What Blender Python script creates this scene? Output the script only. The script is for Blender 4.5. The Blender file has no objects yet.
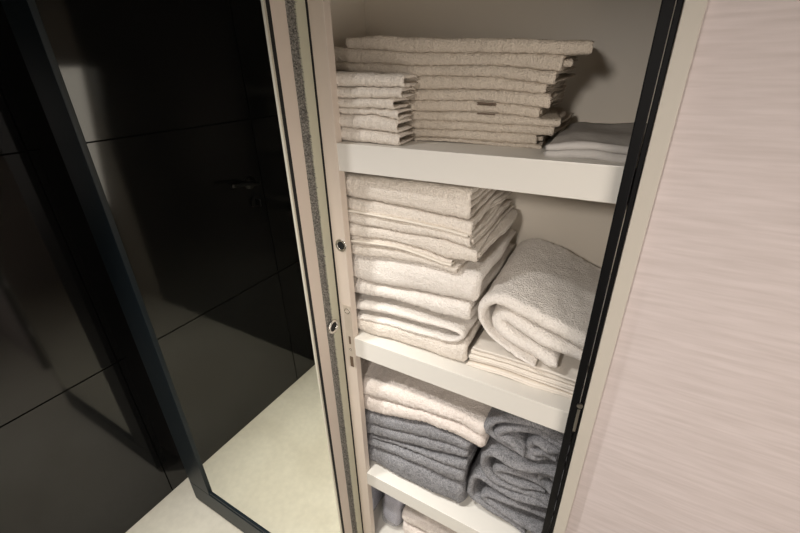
import bpy, bmesh, math, random
import numpy as np
from mathutils import Matrix, Vector

C = bpy.context.scene.collection
random.seed(4)

# ------------------------------------------------------------------ camera frame (measured vanishing points)
FPX = 400.0
def _n(v):
    v = np.array(v, float); return v / np.linalg.norm(v)
CX = _n((765, -181.5, 400)); CZ = _n((-22, 803, 400))
CZ = _n(CZ - 0.5 * CX.dot(CZ) * CX); CX = _n(CX - CX.dot(CZ) * CZ); CY = np.cross(CZ, CX)
CM = np.array([CX, CY, CZ])
def at(px, py, axis, val):
    """a measured point of the place: the ray through a pixel met with a plane x/y/z = val"""
    r = CM @ np.array([px - 400.0, -(py - 266.5), -FPX])
    return r * (val / r[axis])

cam_d = bpy.data.cameras.new('camera'); cam = bpy.data.objects.new('camera', cam_d); C.objects.link(cam)
cam_d.sensor_fit = 'HORIZONTAL'; cam_d.sensor_width = 36; cam_d.lens = 18.0
cam_d.clip_start = 0.01; cam_d.clip_end = 50
m = Matrix([list(CM[0]), list(CM[1]), list(CM[2])]).to_4x4()
cam.matrix_world = m
bpy.context.scene.camera = cam

# ------------------------------------------------------------------ materials
def mat(name, col, rough=0.5, metal=0.0, spec=0.5, var=0.0, vscale=8.0, bump=0.0, bscale=100.0, sheen=0.0, coat=0.0, emit=None):
    m = bpy.data.materials.new(name); m.use_nodes = True
    nt = m.node_tree; b = nt.nodes['Principled BSDF']
    b.inputs['Base Color'].default_value = (*col, 1)
    b.inputs['Roughness'].default_value = rough
    b.inputs['Metallic'].default_value = metal
    b.inputs['Specular IOR Level'].default_value = spec
    if coat: b.inputs['Coat Weight'].default_value = coat
    if sheen:
        b.inputs['Sheen Weight'].default_value = sheen
        b.inputs['Sheen Roughness'].default_value = 0.5
        b.inputs['Sheen Tint'].default_value = (*col, 1)
    tc = nt.nodes.new('ShaderNodeTexCoord')
    if var:
        n = nt.nodes.new('ShaderNodeTexNoise'); n.inputs['Scale'].default_value = vscale; n.inputs['Detail'].default_value = 6
        nt.links.new(tc.outputs['Object'], n.inputs['Vector'])
        r = nt.nodes.new('ShaderNodeValToRGB')
        r.color_ramp.elements[0].position = 0.3; r.color_ramp.elements[1].position = 0.7
        r.color_ramp.elements[0].color = (*[c * (1 - var) for c in col], 1)
        r.color_ramp.elements[1].color = (*[min(1, c * (1 + var)) for c in col], 1)
        nt.links.new(n.outputs['Fac'], r.inputs['Fac']); nt.links.new(r.outputs['Color'], b.inputs['Base Color'])
    if bump:
        n2 = nt.nodes.new('ShaderNodeTexNoise'); n2.inputs['Scale'].default_value = bscale; n2.inputs['Detail'].default_value = 3
        nt.links.new(tc.outputs['Object'], n2.inputs['Vector'])
        bp = nt.nodes.new('ShaderNodeBump'); bp.inputs['Strength'].default_value = 1.0; bp.inputs['Distance'].default_value = bump
        nt.links.new(n2.outputs['Fac'], bp.inputs['Height']); nt.links.new(bp.outputs['Normal'], b.inputs['Normal'])
    return m

def terry(name, col, dark, loop=360.0, depth=0.0038, sheen=0.25):
    """looped terry cotton: little tufts in bump and in tone, broad soft stains of tone"""
    m = bpy.data.materials.new(name); m.use_nodes = True
    nt = m.node_tree; b = nt.nodes['Principled BSDF']; L = nt.links.new
    b.inputs['Roughness'].default_value = 0.95; b.inputs['Specular IOR Level'].default_value = 0.1
    b.inputs['Sheen Weight'].default_value = sheen; b.inputs['Sheen Roughness'].default_value = 0.5
    b.inputs['Sheen Tint'].default_value = (*col, 1)
    tc = nt.nodes.new('ShaderNodeTexCoord')
    v = nt.nodes.new('ShaderNodeTexNoise'); v.inputs['Scale'].default_value = loop; v.inputs['Detail'].default_value = 2
    w = nt.nodes.new('ShaderNodeTexNoise'); w.inputs['Scale'].default_value = loop * 0.3; w.inputs['Detail'].default_value = 3
    for q in (v, w): L(tc.outputs['Object'], q.inputs['Vector'])
    mx = nt.nodes.new('ShaderNodeMath'); mx.operation = 'MULTIPLY_ADD'; mx.inputs[1].default_value = 0.85
    L(v.outputs['Fac'], mx.inputs[0]); 
    ws = nt.nodes.new('ShaderNodeMath'); ws.operation = 'MULTIPLY'; ws.inputs[1].default_value = 0.35
    L(w.outputs['Fac'], ws.inputs[0]); L(ws.outputs[0], mx.inputs[2])
    bp = nt.nodes.new('ShaderNodeBump'); bp.inputs['Distance'].default_value = depth; bp.inputs['Strength'].default_value = 1
    L(mx.outputs[0], bp.inputs['Height']); L(bp.outputs['Normal'], b.inputs['Normal'])
    r = nt.nodes.new('ShaderNodeValToRGB')
    r.color_ramp.elements[0].position = 0.42; r.color_ramp.elements[1].position = 0.74
    r.color_ramp.elements[0].color = (*dark, 1); r.color_ramp.elements[1].color = (*col, 1)
    L(mx.outputs[0], r.inputs['Fac']); L(r.outputs['Color'], b.inputs['Base Color'])
    return m

M = {}
M['cream'] = terry('cream_terry', (0.84, 0.775, 0.70), (0.73, 0.66, 0.58))
M['white'] = terry('white_terry', (0.90, 0.85, 0.795), (0.80, 0.745, 0.685))
M['pink'] = terry('blush_white_terry', (0.80, 0.73, 0.68), (0.66, 0.585, 0.53))
M['thin'] = terry('thin_cream_terry', (0.68, 0.60, 0.505), (0.56, 0.485, 0.40), loop=420, depth=0.0035)
M['hem'] = mat('hem_cotton', (0.80, 0.74, 0.65), 0.9, bump=0.0004, bscale=600)
M['linen'] = mat('flat_cotton', (0.82, 0.76, 0.68), 0.85, bump=0.0006, bscale=500, var=0.05, vscale=30)
M['greycloth'] = mat('greyish_cotton', (0.50, 0.475, 0.45), 0.8, bump=0.0008, bscale=260, var=0.06, vscale=30)
M['grey'] = terry('grey_terry', (0.39, 0.385, 0.40), (0.16, 0.16, 0.17), loop=420, depth=0.006, sheen=0.15)
M['cabinet'] = mat('cream_lacquer', (0.78, 0.71, 0.61), 0.42, var=0.015, vscale=4, bump=0.0002, bscale=30)
M['shelf'] = mat('shelf_white_lacquer', (0.72, 0.695, 0.645), 0.38, var=0.015, vscale=4)
M['strip'] = mat('beige_aluminium', (0.70, 0.61, 0.53), 0.45, var=0.03, vscale=5)
M['strip_green'] = mat('pale_green_grey_profile', (0.56, 0.55, 0.43), 0.45, var=0.03, vscale=5)
M['trim'] = mat('grey_beige_trim', (0.52, 0.48, 0.42), 0.5, var=0.03, vscale=5)
M['edge'] = mat('pale_edge', (0.70, 0.66, 0.55), 0.3, metal=0.3)
M['black'] = mat('black_aluminium', (0.003, 0.003, 0.0035), 0.5, spec=0.12)
M['navy'] = mat('blue_black_frame', (0.010, 0.016, 0.021), 0.4, spec=0.25)
M['gap'] = mat('black_rubber_and_shade', (0.006, 0.006, 0.006), 0.8)  # also serves as the shade inside the gap beside the stile
M['brush'] = mat('brush_pile', (0.30, 0.285, 0.255), 0.9, var=0.8, vscale=330, bump=0.004, bscale=420)
M['chrome'] = mat('chrome', (0.72, 0.70, 0.66), 0.22, metal=1.0, var=0.03, vscale=60)
M['plate'] = mat('satin_plate', (0.66, 0.58, 0.49), 0.35, metal=0.35, var=0.04, vscale=60)
M['bronze'] = mat('bronze_hole', (0.16, 0.11, 0.075), 0.5, metal=0.3)
M['ceiling'] = mat('ceiling_paint', (0.80, 0.77, 0.71), 0.9, var=0.01)

# mirror: a real front-silvered sheet with a faint yellow-green cast
mm = mat('mirror_glass', (0.90, 0.905, 0.83), 0.0, metal=1.0)
M['mirror'] = mm

# dark large-format tile: satin-gloss, reflects the floor
def dark_tile():
    m = mat('black_tile', (0.0075, 0.0075, 0.0075), 0.16, spec=0.5, var=0.25, vscale=3.0)
    b = m.node_tree.nodes['Principled BSDF']; b.inputs['Roughness'].default_value = 0.07
    return m
M['tile'] = dark_tile()
M['joint'] = mat('tile_joint', (0.0015, 0.0015, 0.0015), 0.9, spec=0.05)

def stone_floor():
    m = bpy.data.materials.new('cream_stone'); m.use_nodes = True
    nt = m.node_tree; b = nt.nodes['Principled BSDF']; L = nt.links.new
    b.inputs['Roughness'].default_value = 0.55; b.inputs['Specular IOR Level'].default_value = 0.25
    tc = nt.nodes.new('ShaderNodeTexCoord')
    n1 = nt.nodes.new('ShaderNodeTexNoise'); n1.inputs['Scale'].default_value = 2.6; n1.inputs['Detail'].default_value = 9; n1.inputs['Distortion'].default_value = 0.8
    n2 = nt.nodes.new('ShaderNodeTexNoise'); n2.inputs['Scale'].default_value = 45; n2.inputs['Detail'].default_value = 5
    L(tc.outputs['Object'], n1.inputs['Vector']); L(tc.outputs['Object'], n2.inputs['Vector'])
    r1 = nt.nodes.new('ShaderNodeValToRGB'); e = r1.color_ramp.elements
    e[0].position = 0.3; e[0].color = (0.60, 0.555, 0.46, 1); e[1].position = 0.7; e[1].color = (0.74, 0.70, 0.60, 1)
    r2 = nt.nodes.new('ShaderNodeValToRGB'); e = r2.color_ramp.elements
    e[0].position = 0.35; e[0].color = (0.93, 0.93, 0.93, 1); e[1].position = 0.68; e[1].color = (1.0, 1.0, 1.0, 1)
    mx = nt.nodes.new('ShaderNodeMix'); mx.data_type = 'RGBA'; mx.blend_type = 'MULTIPLY'; mx.inputs[0].default_value = 1.0
    L(n1.outputs['Fac'], r1.inputs[0]); L(n2.outputs['Fac'], r2.inputs[0])
    L(r1.outputs[0], mx.inputs[6]); L(r2.outputs[0], mx.inputs[7]); L(mx.outputs[2], b.inputs['Base Color'])
    return m
M['floor'] = stone_floor()

def wallpaper():
    m = bpy.data.materials.new('pale_textured_wall'); m.use_nodes = True
    nt = m.node_tree; b = nt.nodes['Principled BSDF']; L = nt.links.new
    b.inputs['Roughness'].default_value = 0.7; b.inputs['Specular IOR Level'].default_value = 0.2
    tc = nt.nodes.new('ShaderNodeTexCoord'); mp = nt.nodes.new('ShaderNodeMapping'); mp.inputs['Scale'].default_value = (14, 14, 190)
    mp.inputs['Rotation'].default_value = (0, 0.10, 0)
    n = nt.nodes.new('ShaderNodeTexNoise'); n.inputs['Scale'].default_value = 1.0; n.inputs['Detail'].default_value = 4
    L(tc.outputs['Object'], mp.inputs['Vector']); L(mp.outputs[0], n.inputs['Vector'])
    r = nt.nodes.new('ShaderNodeValToRGB'); e = r.color_ramp.elements
    e[0].position = 0.3; e[0].color = (0.54, 0.475, 0.46, 1); e[1].position = 0.7; e[1].color = (0.62, 0.55, 0.54, 1)
    L(n.outputs['Fac'], r.inputs[0]); L(r.outputs[0], b.inputs['Base Color'])
    bp = nt.nodes.new('ShaderNodeBump'); bp.inputs['Distance'].default_value = 0.0004
    L(n.outputs['Fac'], bp.inputs['Height']); L(bp.outputs[0], b.inputs['Normal'])
    return m
M['paper'] = wallpaper()

def plastic():
    m = bpy.data.materials.new('clear_film'); m.use_nodes = True
    nt = m.node_tree; b = nt.nodes['Principled BSDF']
    b.inputs['Base Color'].default_value = (0.93, 0.93, 0.97, 1); b.inputs['Roughness'].default_value = 0.12
    b.inputs['Transmission Weight'].default_value = 0.75; b.inputs['IOR'].default_value = 1.3
    b.inputs['Alpha'].default_value = 0.45
    tc = nt.nodes.new('ShaderNodeTexCoord'); n = nt.nodes.new('ShaderNodeTexNoise'); n.inputs['Scale'].default_value = 45; n.inputs['Distortion'].default_value = 2
    bp = nt.nodes.new('ShaderNodeBump'); bp.inputs['Distance'].default_value = 0.02
    nt.links.new(tc.outputs['Object'], n.inputs['Vector']); nt.links.new(n.outputs['Fac'], bp.inputs['Height']); nt.links.new(bp.outputs[0], b.inputs['Normal'])
    return m
M['film'] = plastic()
M['packed'] = mat('packed_linen', (0.55, 0.55, 0.62), 0.8, bump=0.001, bscale=200, var=0.1, vscale=30)

# ------------------------------------------------------------------ object helpers
def link(name, me, material, parent=None):
    o = bpy.data.objects.new(name, me); C.objects.link(o)
    if material is not None: me.materials.append(material)
    if parent is not None: o.parent = parent
    return o
def obj(name, bm, material, parent=None, smooth=False):
    me = bpy.data.meshes.new(name)
    bmesh.ops.recalc_face_normals(bm, faces=bm.faces[:])
    bm.to_mesh(me); bm.free()
    if smooth:
        for p in me.polygons: p.use_smooth = True
    return link(name, me, material, parent)
def empty(name, loc=(0, 0, 0)):
    o = bpy.data.objects.new(name, None); C.objects.link(o); o.location = loc; o.empty_display_size = 0.05
    return o
def tag(o, label=None, cat=None, group=None, kind=None):
    if label: o['label'] = label
    if cat: o['category'] = cat
    if group: o['group'] = group
    if kind: o['kind'] = kind
    return o
def add_box(bm, x0, x1, y0, y1, z0, z1, bev=0.0, seg=2):
    r = bmesh.ops.create_cube(bm, size=1.0)
    vs = r['verts']
    for v in vs:
        v.co = Vector(((x0 + x1) / 2 + v.co.x * (x1 - x0), (y0 + y1) / 2 + v.co.y * (y1 - y0), (z0 + z1) / 2 + v.co.z * (z1 - z0)))
    if bev:
        es = list({e for v in vs for e in v.link_edges})
        bmesh.ops.bevel(bm, geom=es, offset=bev, segments=seg, affect='EDGES', profile=0.6)
def box(name, x0, x1, y0, y1, z0, z1, material, parent=None, bev=0.0015, off=(0, 0, 0)):
    bm = bmesh.new(); add_box(bm, x0 - off[0], x1 - off[0], y0 - off[1], y1 - off[1], z0 - off[2], z1 - off[2], bev)
    return obj(name, bm, material, parent)
def add_cyl(bm, p, axis, r, h, seg=32, r2=None):
    mt = {'x': Matrix.Rotation(math.pi / 2, 4, 'Y'), 'y': Matrix.Rotation(math.pi / 2, 4, 'X'), 'z': Matrix.Identity(4)}[axis]
    bmesh.ops.create_cone(bm, cap_ends=True, segments=seg, radius1=r, radius2=r if r2 is None else r2, depth=h, matrix=Matrix.Translation(p) @ mt)
def add_ring(bm, p, axis, R, r, seg=40, rs=10, squash=1.0):
    vs = []
    for i in range(seg):
        a = 2 * math.pi * i / seg; row = []
        for j in range(rs):
            b = 2 * math.pi * j / rs
            q = (R + r * math.cos(b)); u, v, w = q * math.cos(a), q * math.sin(a), r * math.sin(b) * squash
            c = {'x': (w, u, v), 'y': (u, w, v), 'z': (u, v, w)}[axis]
            row.append(bm.verts.new(Vector(c) + Vector(p)))
        vs.append(row)
    for i in range(seg):
        for j in range(rs):
            bm.faces.new((vs[i][j], vs[(i + 1) % seg][j], vs[(i + 1) % seg][(j + 1) % rs], vs[i][(j + 1) % rs]))

# smooth random fields
_F = {}
def field(P, freq, seed):
    """smooth noise about -1..1; P (...,3)"""
    if seed not in _F:
        r = np.random.RandomState(seed)
        d = r.normal(size=(9, 3)); d /= np.linalg.norm(d, axis=1)[:, None]
        _F[seed] = (d * r.uniform(0.6, 1.9, (9, 1)), r.uniform(0, 6.28, 9))
    d, ph = _F[seed]
    return np.sin(P @ (d.T * freq) + ph).sum(-1) / 4.0

def resample(pts, step, smooth=3):
    p = np.array(pts, float)
    for _ in range(smooth):                       # Chaikin corner cutting
        q = np.empty((2 * len(p), p.shape[1])); q[0] = p[0]; q[-1] = p[-1]
        q[1:-1:2] = 0.75 * p[:-1] + 0.25 * p[1:]; q[2:-1:2] = 0.25 * p[:-1] + 0.75 * p[1:]
        p = q
    d = np.r_[0, np.cumsum(np.linalg.norm(np.diff(p, axis=0), axis=1))]
    n = max(6, int(d[-1] / step)); t = np.linspace(0, d[-1], n)
    return np.stack([np.interp(t, d, p[:, k]) for k in range(p.shape[1])], 1)

def sheet_arrays(path, half, stations, caps, mapf):
    """thick cloth: 2-D centre line swept over stations. returns verts, faces"""
    N = len(path); t = np.gradient(path, axis=0); t /= np.linalg.norm(t, axis=1)[:, None] + 1e-12
    nrm = np.stack([-t[:, 1], t[:, 0]], 1)
    e = np.ones(N); k = min(4, N // 3)
    for i in range(k):
        s = math.sqrt(max(0.02, 1 - (1 - (i + 0.15) / k) ** 2)); e[i] = min(e[i], s); e[-1 - i] = min(e[-1 - i], s)
    V = []
    for u, c in zip(stations, caps):
        h = (np.asarray(half) * e * c)[:, None]
        ring = np.concatenate([path + nrm * h, (path - nrm * h)[::-1]])
        V.append(mapf(u, ring))
    V = np.array(V); S, K = len(stations), 2 * N
    idx = np.arange(S * K).reshape(S, K)
    a, b = idx[:-1], idx[1:]
    F = np.stack([a, np.roll(a, -1, 1), np.roll(b, -1, 1), b], -1).reshape(-1, 4).tolist()
    for r, flip in ((idx[0], False), (idx[-1], True)):
        for i in range(N - 1):
            q = [int(r[i]), int(r[i + 1]), int(r[K - 2 - i]), int(r[K - 1 - i])]
            F.append(q[::-1] if not flip else q)
    return V.reshape(-1, 3), F

def mesh_from(name, parts, material, parent=None, origin=None, uv=None):
    V = np.concatenate([p[0] for p in parts]); F = []; o = 0
    for v, f in parts:
        F += [[i + o for i in q] for q in f]; o += len(v)
    if origin is None: origin = np.array([V[:, 0].mean(), V[:, 1].mean(), V[:, 2].min()])
    me = bpy.data.meshes.new(name); me.from_pydata((V - origin).tolist(), [], F); me.update()
    bm = bmesh.new(); bm.from_mesh(me); bmesh.ops.recalc_face_normals(bm, faces=bm.faces[:]); bm.to_mesh(me); bm.free()
    me.polygons.foreach_set('use_smooth', [True] * len(me.polygons))
    ob = link(name, me, material, parent)
    if parent is None: ob.location = origin
    return ob

def spaced(a, b, fine, coarse, edge):
    """values from a to b, dense within edge of both ends"""
    L = b - a; out = [0.0]
    while out[-1] < L:
        d = min(out[-1], L - out[-1])
        out.append(out[-1] + (fine if d < edge else coarse))
    out[-1] = L
    return np.array(out) + a

def hairpin(t, depth, tc, inset=0.0, back=False, k=0.8, p=0.6):
    """centre line of a fold: front bend at s=inset; legs run back. w from tc/2 to t-tc/2"""
    r = t / 2 - tc / 2; n = 14
    pts = [(depth, tc / 2)]
    for i in range(n + 1):
        a = -math.pi / 2 - math.pi * i / n
        ca, sa = math.cos(a), math.sin(a)
        pts.append((inset + tc / 2 + r * k + r * k * math.copysign(abs(ca) ** p, ca), t / 2 + r * math.copysign(abs(sa) ** p, sa)))
    pts.append((depth, t - tc / 2))
    if back:                                     # close the loop with a soft bend at the back as well
        e = [(depth - tc / 2 - r * k + r * k * math.cos(a), t / 2 + r * math.sin(a)) for a in [math.pi / 2 - 0.25 * q for q in range(5)]]
        f = [(depth - tc / 2 - r * k + r * k * math.cos(a), t / 2 + r * math.sin(a)) for a in [-math.pi / 2 + 0.25 * q for q in range(5)]]
        pts = f[::-1] + pts[1:-1] + e
    return pts

def folded(name, label, top, bot, y0, depth, x0, x1, material, folds=1, seed=0, tcf=0.40, gap=0.0012, back=False,
           rag=0.006, amp=0.0016, group=None, fine=0.0035, cat='towel', inner=True, sidewave=0.006, hem=None, skew=0.0, k_=0.8, fuzz=0.0009, p_=0.6):
    """a cloth folded flat. top / bot: lists of (x, z) of its upper and lower face along the front edge"""
    tp = np.array(sorted(top)); bt = np.array(sorted(bot))
    def zt(x): return np.interp(x, tp[:, 0], tp[:, 1])
    def zb(x): return np.interp(x, bt[:, 0], bt[:, 1])
    xs = np.linspace(x0, x1, 9); T = float(np.mean(zt(xs) - zb(xs))) - gap
    mt, mb = float(np.mean(zt(xs))), float(np.mean(zb(xs)))
    parts = []
    rs = np.random.RandomState(seed + 100)
    edges = np.linspace(0, 1, folds + 1)
    if folds > 1: edges[1:-1] += rs.uniform(-0.08, 0.08, folds - 1)
    for k in range(folds):
        w0, w1 = edges[k] * T, edges[k + 1] * T; t = w1 - w0
        ins = 0 if folds == 1 else rs.uniform(0, 0.004)
        lays = [(hairpin(t, depth, t * tcf * 0.62 if inner else t * tcf, ins, back, k_, p_), t * (tcf * 0.62 if inner else tcf), 0.0, 0.0)]
        if inner:
            ti = t * 0.44
            lays.append((hairpin(ti, depth - 0.004, ti * 0.46, ins + 0.012), ti * 0.46, t * 0.28, rs.uniform(-0.5, 0.3) * rag))
        for li, (pp, tc, woff, dx) in enumerate(lays):
            path = resample(pp, 0.0030, 1)
            # thin out the far part of the legs
            keep = [i for i in range(len(path)) if path[i, 0] < 0.025 or i % 4 == 0 or i in (0, len(path) - 1)]
            path = path[keep]; path[:, 1] += w0 + woff
            X = spaced(x0, x1, fine, fine * 1.0, 0.03)
            L = x1 - x0
            caps = np.array([math.sqrt(max(0.03, 1 - max(0, 1 - min(x - x0, x1 - x) / (tc * 0.5 + 1e-6)) ** 2)) for x in X])
            sd = seed * 7 + k * 3 + li
            def mapf(u, ring, sd=sd, dx=dx, k=k):
                s, w = ring[:, 0], ring[:, 1]
                f = (u - x0) / L
                q = np.stack([s * 0 + k * 3.1 + li * 1.7, s, w], 1)
                e1 = rag * field(q, 26, sd % 50 + 1) + sidewave * field(q, 11, sd % 50 + 60) + dx - abs(rag)
                x = u + e1 * np.clip((f - 0.55) / 0.45, 0, 1) ** 2 - e1 * 0.4 * np.clip((0.3 - f) / 0.3, 0, 1) + skew * s * f
                P0 = np.stack([x, s * 0.7, s * 0], 1)
                y = y0 + s + 0.0035 * field(P0, 16, seed % 40 + 110)
                bl = np.clip(s / 0.16, 0, 1) * 0.6
                hi = zt(x) * (1 - bl) + (mt + (zt(x) - mt) * 0.5) * bl
                lo = zb(x) * (1 - bl) + (mb + (zb(x) - mb) * 0.5) * bl
                z = lo + gap / 2 + (w / T) * np.maximum(hi - lo - gap, 0.003)
                P = np.stack([x, y, z], 1)
                P[:, 2] += amp * field(P * [1, 1, 0.4], 42, 3)
                P[:, 1] += amp * 0.9 * field(P, 60, 4)
                P[:, 2] += amp * 0.35 * field(P, 150, 5) + fuzz * field(P, 620, 6)
                P[:, 1] += fuzz * 1.3 * field(P, 560, 7)
                return P
            parts.append(sheet_arrays(path, tc / 2, X, caps, mapf))
    o = mesh_from(name, parts, material)
    tag(o, label, cat, group)
    if hem:                                      # a pale woven hem lying along the front of one fold
        fr, xa, xb = hem
        pts = []
        for x in np.linspace(xa, xb, 60):
            z = zb(x) + fr * (zt(x) - zb(x)); pts.append((x, y0 - 0.001, z))
        pts = np.array(pts); pts[:, 1] += 0.0035 * field(np.stack([pts[:, 0], pts[:, 0] * 0, pts[:, 0] * 0], 1), 16, seed % 40 + 110)
        bm = bmesh.new(); rows = []
        for p in pts:
            rows.append([bm.verts.new(Vector((p[0], p[1] + dy, p[2] + dz)) - o.location) for dy, dz in ((-0.0012, -0.0016), (-0.0030, 0), (-0.0012, 0.0016), (0.012, 0.0014), (0.012, -0.0014))])
        for a, b in zip(rows[:-1], rows[1:]):
            for i in range(5): bm.faces.new((a[i], a[(i + 1) % 5], b[(i + 1) % 5], b[i]))
        obj('hem', bm, M['hem'], o, True)
    return o

def rolled(name, label, shells, y0, depth, material, seed=0, amp=0.003, cat='towel', group=None, bulge=0.004, shift=(0, 0), fine=0.004, noise_k=1.0, sink=0.0):
    """a cloth folded over and over: every shell is (centre line as (x, z), thickness, front offset)"""
    parts = []
    for k, (pts, tc, off) in enumerate(shells):
        path = resample(pts, 0.0045, 3)
        U = spaced(y0 + off, y0 + depth, fine * .8, fine * 1.6, 0.03)
        tcv = tc
        if isinstance(tc, (list, tuple)):
            tcv = np.interp(np.linspace(0, 1, len(path)), np.linspace(0, 1, len(tc)), tc); tc = float(np.mean(tc))
        caps = np.array([math.sqrt(max(0.02, 1 - max(0, 1 - min(u - U[0], (U[-1] - u)) / (tc * 0.55)) ** 2)) for u in U])
        ln = np.linspace(0, 1, len(path)); lnr = np.r_[ln, ln[::-1]]
        def mapf(u, ring, k=k):
            x, z = ring[:, 0], ring[:, 1]
            f = (u - y0) / depth
            front = np.clip(1 - (u - y0) / 0.06, 0, 1)
            y = u + bulge * front * field(np.stack([lnr * 3 + k, x * 8, z * 8], 1), 3.0, seed + 11 + k)
            P = np.stack([x, y, z], 1)
            P[:, 0] += amp * field(P * [1, .45, 1], 30 * noise_k, seed + 1) + shift[0] * f
            P[:, 2] += amp * field(P * [1, .45, 1], 26 * noise_k, seed + 2) + shift[1] * f - sink * f * f
            P += 0.28 * amp * np.stack([field(P, 95, seed + 3 + i) for i in range(3)], 1) + 0.0009 * np.stack([field(P, 600, seed + 6 + i) for i in range(3)], 1)
            return P
        parts.append(sheet_arrays(path, np.asarray(tcv) / 2, U, caps, mapf))
    o = mesh_from(name, parts, material)
    return tag(o, label, cat, group)

def PX(pts, y=0.57):
    """measured points on the front of a stack -> (x, z)"""
    out = []
    for a, b in pts:
        p = at(a, b, 1, y); out.append((p[0], p[2]))
    return out
def ZP(pts, ox, oy, s, y): return PX([(ox + a / s, oy + b / s) for a, b in pts], y)

# ------------------------------------------------------------------ the setting
ZF, ZC = -1.55, 0.98            # floor, ceiling relative to the lens
XL, XR, YB, YM, YC = -1.38, 1.25, -0.415, 0.469, 0.55
tag(box('floor', XL - 0.1, XR + 0.1, YB - 0.1, 1.0, ZF - 0.05, ZF, M['floor'], bev=0), kind='structure')
tag(box('ceiling', XL - 0.1, XR + 0.1, YB - 0.1, 1.0, ZC, ZC + 0.05, M['ceiling'], bev=0), kind='structure')
# dark tiled wall on the left with a flush door in it
bm = bmesh.new(); add_box(bm, XL - 0.10, XL, YB - 0.1, 1.0, ZF, ZC)
tag(obj('wall_left', bm, M['tile']), kind='structure')
ZJ = (-0.175, -0.872)
bm = bmesh.new()
for zj in (ZJ[0] + 0.697, *ZJ): add_box(bm, XL - 0.0005, XL + 0.0006, YB, YM - 0.0, zj - 0.0022, zj + 0.0022)
wj = obj('tile_joint', bm, M['joint'], bpy.data.objects['wall_left'])
bm = bmesh.new(); add_box(bm, XL - 0.0004, XL + 0.0005, -0.245, 0.44, ZF + 0.004, 0.52)
d1 = tag(obj('door_1', bm, M['tile']), kind='structure')
bm = bmesh.new()
add_box(bm, XL, XL + 0.0009, -0.2475, -0.2435, ZF + 0.004, 0.52)
add_box(bm, XL, XL + 0.0009, 0.438, 0.442, ZF + 0.004, 0.52)
add_box(bm, XL, XL + 0.0009, -0.2475, 0.442, 0.518, 0.522)
for zj in ZJ: add_box(bm, XL + 0.0003, XL + 0.001, -0.245, 0.44, zj - 0.0022, zj + 0.0022)
obj('door_gap', bm, M['joint'], d1)
# lever handle of that door
M['lever'] = mat('black_lever', (0.002, 0.002, 0.002), 0.3, spec=0.6)
hy, hz = 2 * YM - 1.115, -0.418
bm = bmesh.new()
add_cyl(bm, (XL + 0.006, hy, hz), 'x', 0.026, 0.010)
add_cyl(bm, (XL + 0.030, hy, hz), 'x', 0.010, 0.05, 20)
lever = []
for i in range(13):
    f = i / 12; p = Vector((XL + 0.052, hy + f * 0.125, hz + 0.004 * math.sin(f * 3.1) + 0.020 * f))
    lever.append([bm.verts.new(p + Vector((0.006 * math.cos(a), 0, (0.011 - 0.002 * f) * math.sin(a)))) for a in [2 * math.pi * j / 10 for j in range(10)]])
for a, b in zip(lever[:-1], lever[1:]):
    for j in range(10): bm.faces.new((a[j], a[(j + 1) % 10], b[(j + 1) % 10], b[j]))
bm.faces.new(lever[0]); bm.faces.new(lever[-1][::-1])
obj('door_handle', bm, M['lever'], d1, True)
bm = bmesh.new()
add_cyl(bm, (XL + 0.006, hy - 0.008, hz - 0.085), 'x', 0.024, 0.010)
add_box(bm, XL + 0.008, XL + 0.040, hy - 0.011, hy - 0.005, hz - 0.10, hz - 0.070, 0.002)
obj('key_rose', bm, M['lever'], d1)

tag(box('wall_back_pale', 0.15, XR + 0.1, YB - 0.1, YB, ZF, ZC, M['ceiling'], bev=0), kind='structure')  # unseen stretch of wall, made pale to bounce frontal fill
tag(box('wall_back', XL - 0.1, 0.15, YB - 0.1, YB, ZF, ZC, M['tile'], bev=0), kind='structure')
tag(box('wall_right', XR, XR + 0.1, YB - 0.1, 1.0, ZF, ZC, M['paper'], bev=0), kind='structure')
# closet front wall: pale textured wall right of the cabinet, and above it
XW = 0.0305
tag(box('wall_front', XW - 0.001, XR, YC, YC + 0.02, ZF, ZC, M['paper'], bev=0), kind='structure')
tag(box('wall_over_cabinet', XL, XW + 0.002, YC + 0.0, YC + 0.02, 0.62, ZC, M['paper'], bev=0), kind='structure')
tag(box('wall_behind_mirror', XL, -0.66, YC, YC + 0.02, ZF, 0.62, M['paper'], bev=0), kind='structure')
tag(box('trim_1', 0.0105, XW - 0.001, YC - 0.016, YC + 0.02, ZF, 0.62, M['trim'], bev=0.001), kind='structure')

# ------------------------------------------------------------------ the cabinet
ZS = [(-0.113, -0.160), (-0.5175, -0.566), (-0.952, -0.998)]
XI0, XI1, YK = -0.585, 0.22, 0.868
cab = empty('linen_cabinet', (-0.18, 0.70, ZF))
tag(cab, 'cream lacquered built-in linen cabinet with thick open shelves of towels', 'cabinet')
cl = cab.location
def cbox(name, *a, mt='cabinet', bev=0.0012): return box(name, *a, M[mt], cab, bev, cl)
cbox('side_panel', XI0 - 0.02, XI0, 0.552, YK + 0.02, ZF, 0.60)
cbox('side_panel', XI1, XI1 + 0.02, 0.572, YK + 0.02, ZF, 0.60)
cbox('back_panel', XI0, XI1, YK, YK + 0.02, ZF, 0.60)
cbox('top_panel', XI0 - 0.02, XI1 + 0.02, 0.572, YK + 0.02, 0.60, 0.618)
for zt_, zb_ in ZS: cbox('shelf', XI0, XI1, 0.5515, YK, zb_, zt_, mt='shelf')
cbox('shelf', XI0, XI1, 0.5515, YK, 0.40, 0.445, mt='shelf')
cbox('base_shelf', XI0, XI1, 0.5515, YK, -1.30, -1.255, mt='shelf')
cbox('plinth', XI0, XI1, 0.575, 0.593, ZF, -1.30)
st = cbox('front_stile', -0.4730, -0.4430, 0.5495, 0.567, ZF, 0.60, mt='strip')
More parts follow.
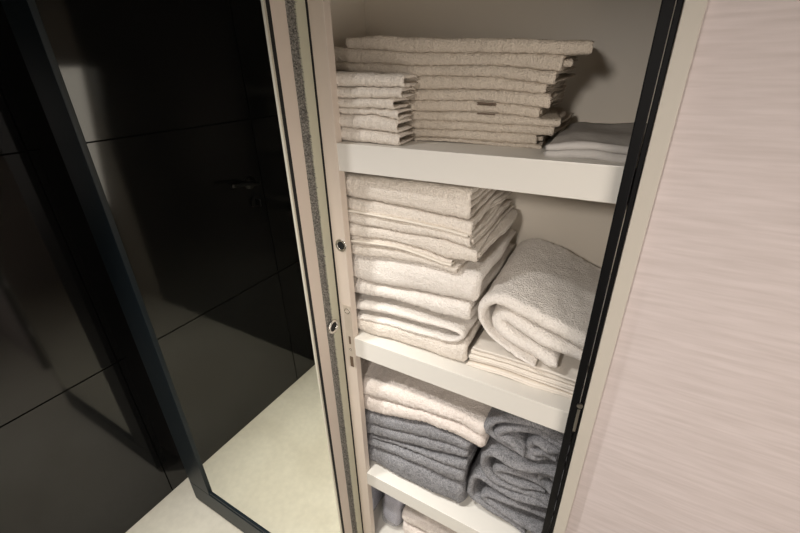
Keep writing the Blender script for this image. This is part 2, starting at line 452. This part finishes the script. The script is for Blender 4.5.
# black strip drawn for the shade in the gap, and pale inner profile behind the sliding mirror
cbox('gap_shade', -0.481, -0.4728, 0.548, 0.566, ZF, 0.60, mt='gap', bev=0)
tag(box('trim_2', -0.60, -0.4748, 0.5255, 0.5475, ZF, 0.60, M['strip_green'], bev=0.001), kind='structure')
# round socket in the stile
p = at(341, 245.5, 1, 0.549)
bm = bmesh.new(); add_ring(bm, Vector((p[0], 0.5488, p[2])) - cl, 'y', 0.0105, 0.0026, squash=0.6)
sk = obj('socket_ring', bm, M['chrome'], cab, True)
bm = bmesh.new(); add_cyl(bm, Vector((p[0], 0.5487, p[2])) - cl, 'y', 0.0095, 0.001)
obj('socket_hole', bm, M['gap'], cab)
# strike plate with its openings
def PZ(x, y): q = at(x, y, 1, 0.549); return q[0], q[2]
xa, za = PZ(347.2, 308); xb, zb2 = PZ(352.5, 366)
xm = (xa + xb) / 2 
bm = bmesh.new(); add_box(bm, xm - 0.0095 - cl.x, xm + 0.0095 - cl.x, 0.5481 - cl.y, 0.5496 - cl.y, zb2 - cl.z, za + 0.006 - cl.z, 0.0006)
plate = obj('strike_plate', bm, M['plate'], cab)
for (px, py, w, h) in ((350.2, 340, 0.005, 0.020), (351.5, 361, 0.0085, 0.028)):
    bm = bmesh.new(); q = PZ(px, py); add_box(bm, xm - w / 2 - cl.x, xm + w / 2 - cl.x, 0.5475 - cl.y, 0.549 - cl.y, q[1] - h / 2 - cl.z, q[1] + h / 2 - cl.z, 0.0004)
    obj('latch_slot', bm, M['bronze'], plate)
bm = bmesh.new(); q = PZ(347.4, 311)
add_ring(bm, Vector((xm, 0.5480, q[1])) - cl, 'y', 0.0058, 0.0012, squash=0.7)
obj('plate_screw', bm, M['chrome'], plate, True)
bm = bmesh.new()
add_ring(bm, Vector((xm, 0.5480, PZ(350, 349)[1])) - cl, 'y', 0.0030, 0.0008, squash=0.7)
obj('plate_screw', bm, M['chrome'], plate, True)
# black edge profile on the right with its catch
be = cbox('black_edge_profile', -0.0088, 0.0030, 0.533, 0.552, ZF + 0.002, 0.61, mt='black', bev=0.0012)
cbox('black_edge_lip', 0.0040, 0.0100, 0.537, 0.552, ZF + 0.002, 0.61, mt='black', bev=0.001)
q = at(579, 404, 1, 0.533); q2 = at(574.5, 431, 1, 0.533)
bm = bmesh.new()
add_box(bm, 0.0022 - cl.x, 0.0064 - cl.x, 0.5315 - cl.y, 0.5375 - cl.y, q2[2] - cl.z, q[2] - 0.010 - cl.z, 0.0008)
add_cyl(bm, Vector((0.0042, 0.532, q[2] - 0.002)) - cl, 'y', 0.0042, 0.004, 20)
obj('door_catch', bm, mat('dull_steel', (0.35, 0.33, 0.30), 0.35, metal=1.0), cab)

# ------------------------------------------------------------------ sliding mirror door on the left
md = empty('sliding_mirror_door', (-0.85, 0.49, ZF + 0.02))
tag(md, 'tall sliding mirror door with blue-black frame left of the open shelves', 'mirror door')
ml = md.location
def mbox(name, *a, mt='strip', bev=0.001, par=None): return box(name, *a, M[mt], par or md, bev, ml)
XMr = -0.4765
ZI = -1.412
mbox('mirror_pane', -1.131, -0.4828, 0.4690, 0.4720, ZI, 0.598, mt='mirror', bev=0)
mbox('backing_board', -1.245, -0.4775, 0.4722, 0.5060, ZF + 0.025, 0.598, mt='gap', bev=0)
mbox('bottom_rail', -1.25, -0.4865, 0.4615, 0.4722, ZF + 0.022, ZI - 0.016, mt='navy', bev=0.002)
mbox('rail_bead', -1.135, -0.4865, 0.4645, 0.4722, ZI - 0.0155, ZI - 0.0035, mt='navy', bev=0.0015)
mbox('rail_highlight', -1.133, -0.4865, 0.4640, 0.4680, ZI - 0.0175, ZI - 0.0150, mt='chrome', bev=0)  # bright strip standing in for the glint along the rail bevel
mbox('left_stile', -1.25, -1.131, 0.4615, 0.4722, ZI - 0.015, 0.598, mt='navy', bev=0.002)
mbox('edge_bead', -0.4827, -0.4778, 0.4660, 0.4722, ZF + 0.03, 0.598, mt='edge', bev=0.001)
mbox('edge_seal', -0.4800, XMr - 0.0002, 0.4700, 0.4765, ZF + 0.03, 0.598, mt='gap', bev=0)
mbox('side_profile', -0.4900, XMr, 0.4766, 0.5065, ZF + 0.022, 0.598, mt='strip')
# brush pile seal: fine bristles in a dense row
bm = bmesh.new()
rr = random.Random(2)
z = ZF + 0.03
add_box(bm, -0.4860 - ml.x, -0.4775 - ml.x, 0.5075 - ml.y, 0.5250 - ml.y, ZF + 0.025 - ml.z, 0.598 - ml.z)
while z < 0.56:
    for k in range(5):
        y = 0.5095 + k * 0.0034 + rr.uniform(-0.001, 0.001); zz = z + rr.uniform(-0.002, 0.002)
        L = rr.uniform(0.0025, 0.0065); r = rr.uniform(0.0011, 0.0021)
        b0 = Vector((-0.4776, y, zz)) - ml; tip = Vector((-0.4776 + L, y + rr.uniform(-0.002, 0.002), zz + rr.uniform(-0.003, 0.001))) - ml
        vs = [bm.verts.new(b0 + Vector((0, r * math.cos(a), r * math.sin(a)))) for a in (0, 1.57, 3.14, 4.71)]
        tv = bm.verts.new(tip)
        for i in range(4): bm.faces.new((vs[i], vs[(i + 1) % 4], tv))
    z += 0.0034
obj('brush_seal', bm, M['brush'], md)
# ring pull beside the brush
p = at(333, 326, 0, -0.4745)
bm = bmesh.new(); add_ring(bm, Vector((-0.4725, 0.5225, p[2])) - ml, 'x', 0.0125, 0.0030, squash=1.0)
rp = obj('ring_pull', bm, M['chrome'], md, True)
bm = bmesh.new(); add_cyl(bm, Vector((-0.4735, 0.5225, p[2])) - ml, 'x', 0.0115, 0.003)
obj('pull_cup', bm, M['gap'], rp)

# ------------------------------------------------------------------ top shelf
Y = 0.625
# the wide stack: seams measured at four places
cols = [332, 380, 439, 490, 545, 600]
seams = [
    [37, 35.5, 37.5, 38.5, 39.5, 42],
    [46, 50, 52.5, 53, 53.5, 56],
    [61.5, 64, 65.5, 66, 70, 74],
    [70, 74, 76, 77, 83, 88],
    [83, 88, 90, 90.5, 93, 97],
    [94, 99, 101, 102, 108, 113],
    [104, 109, 112.5, 113, 118.5, 122],
    [113, 118, 121.5, 123, 126, 130],
    [121, 126, 130.5, 132, 135, 139],
    [130, 135, 139, 142, 145, 149],
    [141, 145.5, 149.5, 152.5, 156, 160]]
ends = [583, 569, 562, 549, 553, 545, 547, 558, 548, 543]
wl = ['thin cream bath towel topmost of the wide stack on the upper shelf',
      'cream towel second from the top of the wide upper stack',
      'cream towel third from the top of the wide upper stack, edge curling down',
      'cream towel fourth from the top of the wide upper stack, with a short front end',
      'cream towel fifth from the top of the wide upper stack with a ribbed band',
      'cream towel sixth from the top of the wide upper stack, beside the ribbed one',
      'cream towel seventh from the top of the wide upper stack',
      'cream towel eighth from the top of the wide upper stack, reaching farther right',
      'cream towel ninth from the top of the wide upper stack, second lowest',
      'cream towel at the very bottom of the wide upper stack on the shelf']
zz = [[p for p in PX([(c, s) for c, s in zip(cols, row)], Y)] for row in seams]
zz[-1] = [(x, ZS[0][0]) for x, _ in zz[-1]]
for k in range(10):
    x1 = PX([(ends[k], seams[k][4] + 5)], Y)[0][0]
    x0 = (PX([(345, 42)], Y)[0][0], -0.525, -0.52, -0.515, -0.51, -0.51, -0.51, -0.51, -0.51, -0.51)[k]
    folded('folded_towel', wl[k], zz[k], zz[k + 1], Y + (0, .002, 0, .003, .001, .002, 0, .002, .001, 0)[k], 0.195, x0, x1 + 0.003, M['thin'],
           folds=1, seed=20 + k, tcf=0.42, amp=0.0013, rag=0.007, group='cream towels of the wide upper stack', sidewave=0.015, fine=0.004, gap=0.0, skew=-0.06, k_=0.45)
# short dark stitched lines in the woven band of two of them
for n_, (pa, pb) in (('folded_towel.004', ((477, 102.8), (495, 104.0))), ('folded_towel.005', ((477, 113.6), (494, 114.8)))):
    o = bpy.data.objects[n_]; bm = bmesh.new()
    for dz in (0.0, -0.0022):
        a = at(*pa, 1, Y - 0.0055); b = at(*pb, 1, Y - 0.0055)
        vs_ = [bm.verts.new(Vector((q[0], q[1] + dy, q[2] + dz + h)) - o.location) for q in (a, b) for dy, h in ((0, -.0006), (0, .0006), (.006, .0006), (.006, -.0006))]
        for i in range(4): bm.faces.new((vs_[i], vs_[(i + 1) % 4], vs_[4 + (i + 1) % 4], vs_[4 + i]))
        bm.faces.new(vs_[:4]); bm.faces.new(vs_[4:][::-1])
        if n_.endswith('5'): break
    obj('stitched_band', bm, M['bronze'], o)
# the low front stack of face towels
Y = 0.563
cols = [325, 345, 372, 395, 425]
seams = [
    [72, 72.5, 74.5, 73, 78], [87, 87.5, 88, 87, 91], [97.5, 98, 99, 97.5, 104], [107, 108, 109, 110, 116],
    [114, 115, 116, 120, 126], [126, 128, 132, 134, 138], [140, 142, 146, 148, 151]]
ends = [403.5, 398, 391, 395, 393.5, 397]
fl = ['white face towel on top of the small front pile, with open looped end',
      'white face towel second from the top of the small front pile',
      'white face towel third from the top of the small front pile',
      'thin white face towel fourth from the top of the small front pile',
      'white face towel fifth from the top of the small front pile',
      'white face towel lowest of the small front pile, resting on the shelf']
zz = [PX([(c, s) for c, s in zip(cols, row)], Y) for row in seams]
zz[-1] = [(x, ZS[0][0]) for x, _ in zz[-1]]
for k in range(6):
    x1 = PX([(ends[k], seams[k][3] + 5)], Y)[0][0]
    folded('face_towel', fl[k], zz[k], zz[k + 1], Y, 0.057, -0.505, x1 + 0.006, M['cream'], seed=50 + k, tcf=0.33, back=True,
           amp=0.0012, rag=0.004, group='white face towels of the small front pile', sidewave=0.004, fine=0.003, inner=False, gap=0.0006, k_=1.0, p_=1.0)
# flat greyish cloth at the right end of the shelf
Y = 0.573
pt = [(-0.20, -0.078), (-0.11, -0.082), (-0.07, -0.078), (0.1, -0.078)]
folded('folded_cloth', 'smooth greyish cotton cloth folded flat at the right end of the upper shelf',
       [(-0.12, -0.099), (-0.10, -0.093), (-0.085, -0.091), (0.0, -0.089), (0.15, -0.090)], [(-0.13, -0.113), (0.15, -0.113)], Y, 0.20, -0.112, 0.10, M['greycloth'], fuzz=0.0, folds=2, seed=71, tcf=0.4,
       cat='cloth', amp=0.0026, rag=0.010, sidewave=.012)

# ------------------------------------------------------------------ middle shelf, left stack
Y = 0.572
def S(*pts): return PX(pts, Y)
G = 'cream bath towels of the left stack on the middle shelf'
t1t = S((325, 170), (342, 176), (400, 183), (470, 192), (520, 200))
s1 = S((325, 195), (342, 198.5), (371, 203), (406, 210), (430, 216), (466, 224), (500, 232))
s2 = S((325, 217), (344, 222), (382, 230), (413, 236), (442, 241.5), (467, 250), (500, 260))
s3 = S((325, 232), (346, 236), (371, 239), (397, 243), (418, 250.5), (444, 261), (476, 265), (500, 268))
s4 = S((325, 251), (349, 255.5), (380, 259), (406, 262.5), (437, 270), (455, 276), (480, 281))
s4b = S((325, 251), (349, 255.5), (380, 259), (406, 262.5), (437, 270), (455, 274), (476, 274), (500, 277))
s5 = S((325, 276), (351, 282.5), (396, 292), (430, 298.5), (473, 307), (500, 312))
s6 = S((325, 290), (353, 297), (380, 300), (403, 306), (435, 315.5), (466, 324), (500, 332))
s7 = S((325, 308), (354, 316), (380, 323), (404, 329), (426, 335.5), (440, 343), (463, 345), (500, 350))
s8 = [(-0.7, ZS[1][0]), (0.2, ZS[1][0])]
Bx = lambda px, py: PX([(px, py)], Y)[0][0]
cap_z = ZS[0][1] - 0.003
t1t = [(x, min(z, cap_z)) for x, z in t1t]
folded('bath_towel', 'cream towel at the top of the middle shelf left stack, right end open', t1t, s1, Y + .002, 0.255, -0.555, Bx(466, 213) + 0.004, M['cream'], 1, 101, 0.34, inner=True, group=G, rag=0.005, gap=0.0016, skew=-.04)
folded('bath_towel', 'cream towel with a pale hem line, second in the middle shelf left stack', s1, s2, Y, 0.26, -0.555, Bx(471, 242) + 0.004, M['cream'], 2, 102, 0.40, group=G, hem=(0.55, -0.50, Bx(468, 240)), gap=0.0016, skew=-.04)
folded('bath_towel', 'cream towel with wavy lower edge, third in the middle shelf left stack', s2, s3, Y + .001, 0.265, -0.555, Bx(477, 256) + 0.004, M['cream'], 1, 103, 0.40, group=G, gap=0.0016, skew=-.04)
folded('bath_towel', 'thin cream towel with shorter right end, fourth in the middle shelf left stack', s3, s4, Y, 0.265, -0.555, Bx(455.5, 270) + 0.004, M['cream'], 2, 104, 0.42, group=G, hem=(0.80, -0.50, Bx(452, 268)), gap=0.0016)
folded('bath_towel', 'thickest plump white towel, fifth in the middle shelf left stack', s4b, s5, Y + .003, 0.265, -0.555, Bx(475, 290) + 0.004, M['white'], 1, 105, 0.46, group=G, inner=False, rag=0.003, gap=0.0016, amp=.002)
folded('bath_towel', 'white towel sagging at its right end, sixth in the middle shelf left stack', s5, s6, Y + .004, 0.255, -0.555, Bx(470, 316) + 0.003, M['white'], 1, 106, 0.46, group=G, inner=False, rag=0.003, gap=0.0016, amp=.002)
s7r = S((325, 308), (354, 316), (380, 323), (404, 329), (426, 335.5), (440, 343), (455, 345), (480, 341))
q7 = S((322, 300), (340, 303.5), (356, 307), (380, 311), (403, 316.5), (425, 323), (445, 328), (459, 333), (462, 339), (452, 342), (440, 340), (433, 335))
b7 = S((450, 343.5), (432, 337), (410, 331.5), (385, 324.5), (355, 317), (322, 308.5))
rolled('bath_towel', 'white towel with a curled right end, second lowest in the middle shelf left stack',
       [(q7, [.019, .019, .019, .018, .017, .0145, .011, .009, .009], 0.0), (b7, [.009, .013, .013, .011, .008], 0.001)], Y + .002, 0.25, M['white'], seed=61, amp=0.0014, bulge=0.003, group=G)
folded('bath_towel', 'cream towel at the bottom of the middle shelf left stack', s7r, s8, Y + .003, 0.25, -0.555, Bx(464, 354) + 0.002, M['cream'], 1, 108, 0.46, group=G, inner=False, rag=0.003, gap=0.0016, amp=.002)

# middle shelf, right: thin cotton sheets under a big bath sheet
Y = 0.583
zl = [ZS[1][0] + 0.0088 * i for i in range(6)]
cl_lab = ['flat cream cotton cloth at the bottom under the bulky bath sheet',
          'flat cream cotton cloth second from the bottom under the bulky bath sheet',
          'flat cream cotton cloth in the middle of the thin pile under the bulky bath sheet',
          'flat cream cotton cloth second from the top under the bulky bath sheet',
          'flat cream cotton cloth directly touching the bulky bath sheet']
for i in range(5):
    a, b = zl[i], zl[i + 1]
    folded('cotton_cloth', cl_lab[i], [(-0.2, b), (-0.1, b + .002), (0.03, b - .002)], [(-0.2, a), (-0.1, a + (.002 if i else 0)), (0.03, a - (.002 if i else 0))],
           Y + (0, .002, -.001, .002, 0.001)[i], 0.24, PX([(466, 368)], 0.583)[0][0] + (0, .002, .001, .004, .006)[i], 0.035, M['linen'], fuzz=0.0001, folds=2, seed=120 + i, tcf=0.34, inner=False, cat='cloth', amp=0.0012, rag=0.004, sidewave=.004,
           group='thin cotton cloths under the bulky bath sheet', gap=0.0022)
Y = 0.578
def R(*pts): return PX(pts, Y)
out = R((625, 372), (590, 350), (555, 327), (522, 309), (500, 300), (486, 303), (479, 315), (483, 329), (496, 342), (514, 353), (536, 364))
inn = R((598, 371), (572, 357), (545, 341), (518, 327), (502, 319), (494, 323), (499, 333), (514, 343), (532, 353), (550, 363), (557, 366))
rolled('bath_sheet', 'bulky white bath sheet folded over, front fold curling, on thin cotton cloths', [(out, [.024, .024, .024, .024, .022, .016, .007, .006, .005], 0.0), (inn, [.021, .023, .025, .025, .025, .026, .026], 0.001)], Y, 0.25, M['white'], seed=5, amp=0.003, bulge=0.006, shift=(0.0, 0.012))

# ------------------------------------------------------------------ lower shelf
Y = 0.575
eb = S((350, 400), (371, 406), (387, 412), (416, 423), (444, 431), (466, 443), (482, 453), (500, 460))
et = S((350, 374), (366, 381), (400, 391), (440, 406), (481, 425), (500, 432))
e2 = S((350, 408), (372, 415.5), (397, 420.5), (425, 426), (446, 434), (470, 446), (500, 462))
a_ = S((350, 413), (364, 420), (378, 426), (406, 434), (431, 443), (456, 453), (490, 468))
b_ = S((350, 430), (365, 436), (387, 441), (406, 447), (425, 453), (451, 459), (470, 462), (490, 468))
c_ = S((350, 434), (365, 438), (374, 442), (397, 449), (425, 458), (447, 465.5), (463, 471), (490, 482))
d_ = S((350, 439), (365, 445.5), (387, 454), (408, 461.5), (425, 469), (440, 477), (455, 483), (490, 495))
G2 = 'grey towels of the left stack on the lower shelf'
folded('hand_towel', 'fluffy blush-white towel lying on top of the grey left stack', et, e2, Y - .004, 0.245, -0.545, Bx(482, 437) + .002, M['pink'], 2, 131, 0.46, inner=False, rag=0.003, amp=0.0026, gap=.0062, k_=1.0, fuzz=.0011)
folded('hand_towel', 'grey towel directly under the blush-white towel', e2, b_, Y, 0.25, -0.550, Bx(468, 450) + .002, M['grey'], 2, 132, 0.42, group=G2, rag=0.004, amp=.002, inner=False, gap=.0062, k_=1.0, fuzz=.0011)
folded('hand_towel', 'thin grey towel second from the top of the grey left stack', b_, c_, Y + .002, 0.25, -0.545, Bx(468, 464) + .002, M['grey'], 1, 133, 0.42, group=G2, rag=0.004, amp=.0012, inner=False, gap=.0062, k_=1.0, fuzz=.0011)
folded('hand_towel', 'grey towel third from the top of the grey left stack', c_, d_, Y, 0.25, -0.550, Bx(463, 476) + .002, M['grey'], 1, 134, 0.42, group=G2, rag=0.004, amp=.0016, inner=False, gap=.0062, k_=1.0, fuzz=.0011)
folded('hand_towel', 'grey towel at the bottom of the grey left stack, flat on the shelf', d_, [(-0.7, ZS[2][0]), (0.2, ZS[2][0])], Y - .002, 0.25, -0.550, Bx(463, 488) + .002, M['grey'], 1, 135, 0.44, group=G2, rag=0.003, amp=.0014, inner=False, gap=.0062, k_=1.0, fuzz=.0011)

Y = 0.583
def Q(*pts): return ZP(pts, 460, 393, 3.81, Y)
G3 = 'rumpled grey towels behind the black edge profile'
tk = 0.0165
rolled('rumpled_towel', 'crumpled grey towel on top of the right pile, loose folds facing out',
       [(Q((430, 215), (350, 165), (270, 128), (200, 105), (140, 96), (106, 116), (102, 146), (140, 185), (205, 228), (268, 258), (330, 255), (430, 268)), 0.0165, 0.0),
        (Q((430, 235), (345, 188), (290, 165), (235, 150), (195, 142), (160, 140), (138, 150), (142, 168), (175, 178), (205, 205), (240, 228)), tk, 0.003),
        (Q((400, 232), (330, 205), (290, 184), (262, 190), (250, 212), (268, 230), (310, 232), (370, 245)), 0.0145, -0.004)],
       Y, 0.235, M['grey'], seed=21, amp=0.0042, bulge=0.010, group=G3)
rolled('rumpled_towel', 'crumpled grey towel in the middle of the right pile',
       [(Q((430, 330), (330, 298), (260, 292), (180, 255), (125, 222), (92, 232), (84, 268), (98, 308), (135, 342), (200, 368), (270, 388), (350, 420)), 0.0160, 0.0),
        (Q((430, 420), (350, 385), (290, 345), (230, 315), (175, 293), (138, 290), (130, 304), (160, 326), (215, 346), (275, 368), (320, 385)), tk, 0.002),
        (Q((430, 380), (370, 345), (320, 318), (290, 325), (310, 350), (360, 380)), 0.014, 0.0)],
       Y, 0.235, M['grey'], seed=31, amp=0.0040, bulge=0.009, group=G3)
rolled('rumpled_towel', 'thick grey towel at the bottom of the right pile, resting on the shelf',
       [(Q((430, 470), (340, 432), (260, 408), (190, 388), (125, 362), (75, 325), (45, 322), (34, 360), (38, 400), (75, 425), (125, 462), (180, 502), (250, 548)), 0.0165, 0.0),
        (Q((430, 530), (330, 488), (265, 462), (200, 432), (135, 408), (92, 400), (84, 414), (120, 440), (175, 474), (235, 510), (320, 545)), 0.0165, 0.002)],
       Y, 0.235, M['grey'], seed=41, amp=0.0028, bulge=0.006, group=G3)

# ------------------------------------------------------------------ bottom compartment
zb3 = -1.255
top = [(-0.37, -1.13), (-0.30, -1.105), (-0.2, -1.11), (0.1, -1.12)]
mid = [(-0.40, -1.175), (0.1, -1.175)]; low = [(-0.6, zb3), (0.2, zb3)]
folded('bath_towel', 'plump blush-white towel in the dim bottom compartment, upper of two', top, mid, 0.60, 0.22, -0.372, 0.02, M['pink'], 1, 151, 0.46, inner=False, rag=0.003, amp=0.003)
folded('bath_towel', 'plump blush-white towel in the dim bottom compartment, lower of two', mid, low, 0.598, 0.22, -0.375, 0.02, M['pink'], 1, 152, 0.46, inner=False, rag=0.003, amp=0.003)
# film-wrapped packets leaning at the left
def packet(label, x0, x1, y0, y1, z0, z1, tilt, seed):
    root = empty('wrapped_packet', ((x0 + x1) / 2, (y0 + y1) / 2, z0)); tag(root, label, 'packet', None)
    def puff(s, a, sd):
        nx, ny, nz = 26, 18, 12; bm = bmesh.new()
        bmesh.ops.create_cube(bm, size=2.0); bmesh.ops.subdivide_edges(bm, edges=bm.edges[:], cuts=18, use_grid_fill=True)
        P = np.array([v.co[:] for v in bm.verts])
        Qn = np.sign(P) * np.abs(P) ** 0.9
        rr_ = np.linalg.norm(P, ord=5, axis=1)[:, None]; Qn = P / rr_
        Qn = Qn * [(x1 - x0) / 2 * s, (y1 - y0) / 2 * s, (z1 - z0) / 2 * s]
        Qn += a * np.stack([field(Qn, 70, sd + i) for i in range(3)], 1)
        Qn[:, 2] += (z1 - z0) / 2
        for v, q in zip(bm.verts, Qn): v.co = Vector(q)
        return bm
    obj('packed_linen', puff(0.93, 0.002, seed), M['packed'], root, True)
    obj('film_wrap', puff(1.0, 0.006, seed + 5), M['film'], root, True)
    root.rotation_euler = (0, tilt, 0)
packet('pale linen packet in clear crinkled film standing beside the bottom towels', -0.455, -0.385, 0.60, 0.78, zb3, -1.09, 0.10, 161)
packet('film-wrapped linen packet leaning on the left side of the bottom compartment', -0.560, -0.475, 0.585, 0.80, zb3, -1.10, -0.06, 171)

# ------------------------------------------------------------------ light
def lamp(kind, name, loc, energy, col, size=0.1, target=None, **kw):
    d = bpy.data.lights.new(name, kind); d.energy = energy; d.color = col
    if kind == 'AREA': d.size = size
    else: d.shadow_soft_size = size
    for k, v in kw.items(): setattr(d, k, v)
    o = bpy.data.objects.new(name, d); C.objects.link(o); o.location = loc
    if target is not None:
        o.rotation_euler = (Vector(target) - Vector(loc)).to_track_quat('-Z', 'Y').to_euler()
    return o
lamp('SPOT', 'ceiling_spotlight', (-1.02, -0.30, 0.92), 84, (1.0, 0.97, 0.94), 0.06, target=(-0.28, 0.55, -1.50), spot_size=math.radians(56), spot_blend=1.0)
lamp('SPOT', 'floor_fill_spot', (-0.55, -0.10, 0.94), 180, (1.0, 0.97, 0.90), 0.06, target=(-0.66, 0.12, -1.5), spot_size=math.radians(56), spot_blend=1.0)  # unseen extra lamp, added to brighten the floor and low parts
lamp('SPOT', 'front_fill_spot', (-0.12, -0.38, 0.16), 21, (1.0, 0.925, 0.85), 0.05, target=(-0.08, 0.62, -0.62), spot_size=math.radians(84), spot_blend=1.0)  # unseen lamp, added to lift the back of the shelf compartments
lamp('AREA', 'room_fill', (0.40, -0.37, -0.40), 10, (1.0, 0.91, 0.82), 0.9, target=(-0.22, 0.6, -0.60))
bpy.context.scene.cycles.sample_clamp_indirect = 3.0
w = bpy.data.worlds.new('world'); bpy.context.scene.world = w; w.use_nodes = True
w.node_tree.nodes['Background'].inputs[0].default_value = (1.0, 0.93, 0.85, 1); w.node_tree.nodes['Background'].inputs[1].default_value = 0.3

vs = bpy.context.scene.view_settings
vs.view_transform = 'Standard'; vs.look = 'None'; vs.exposure = 0.0; vs.gamma = 1.0
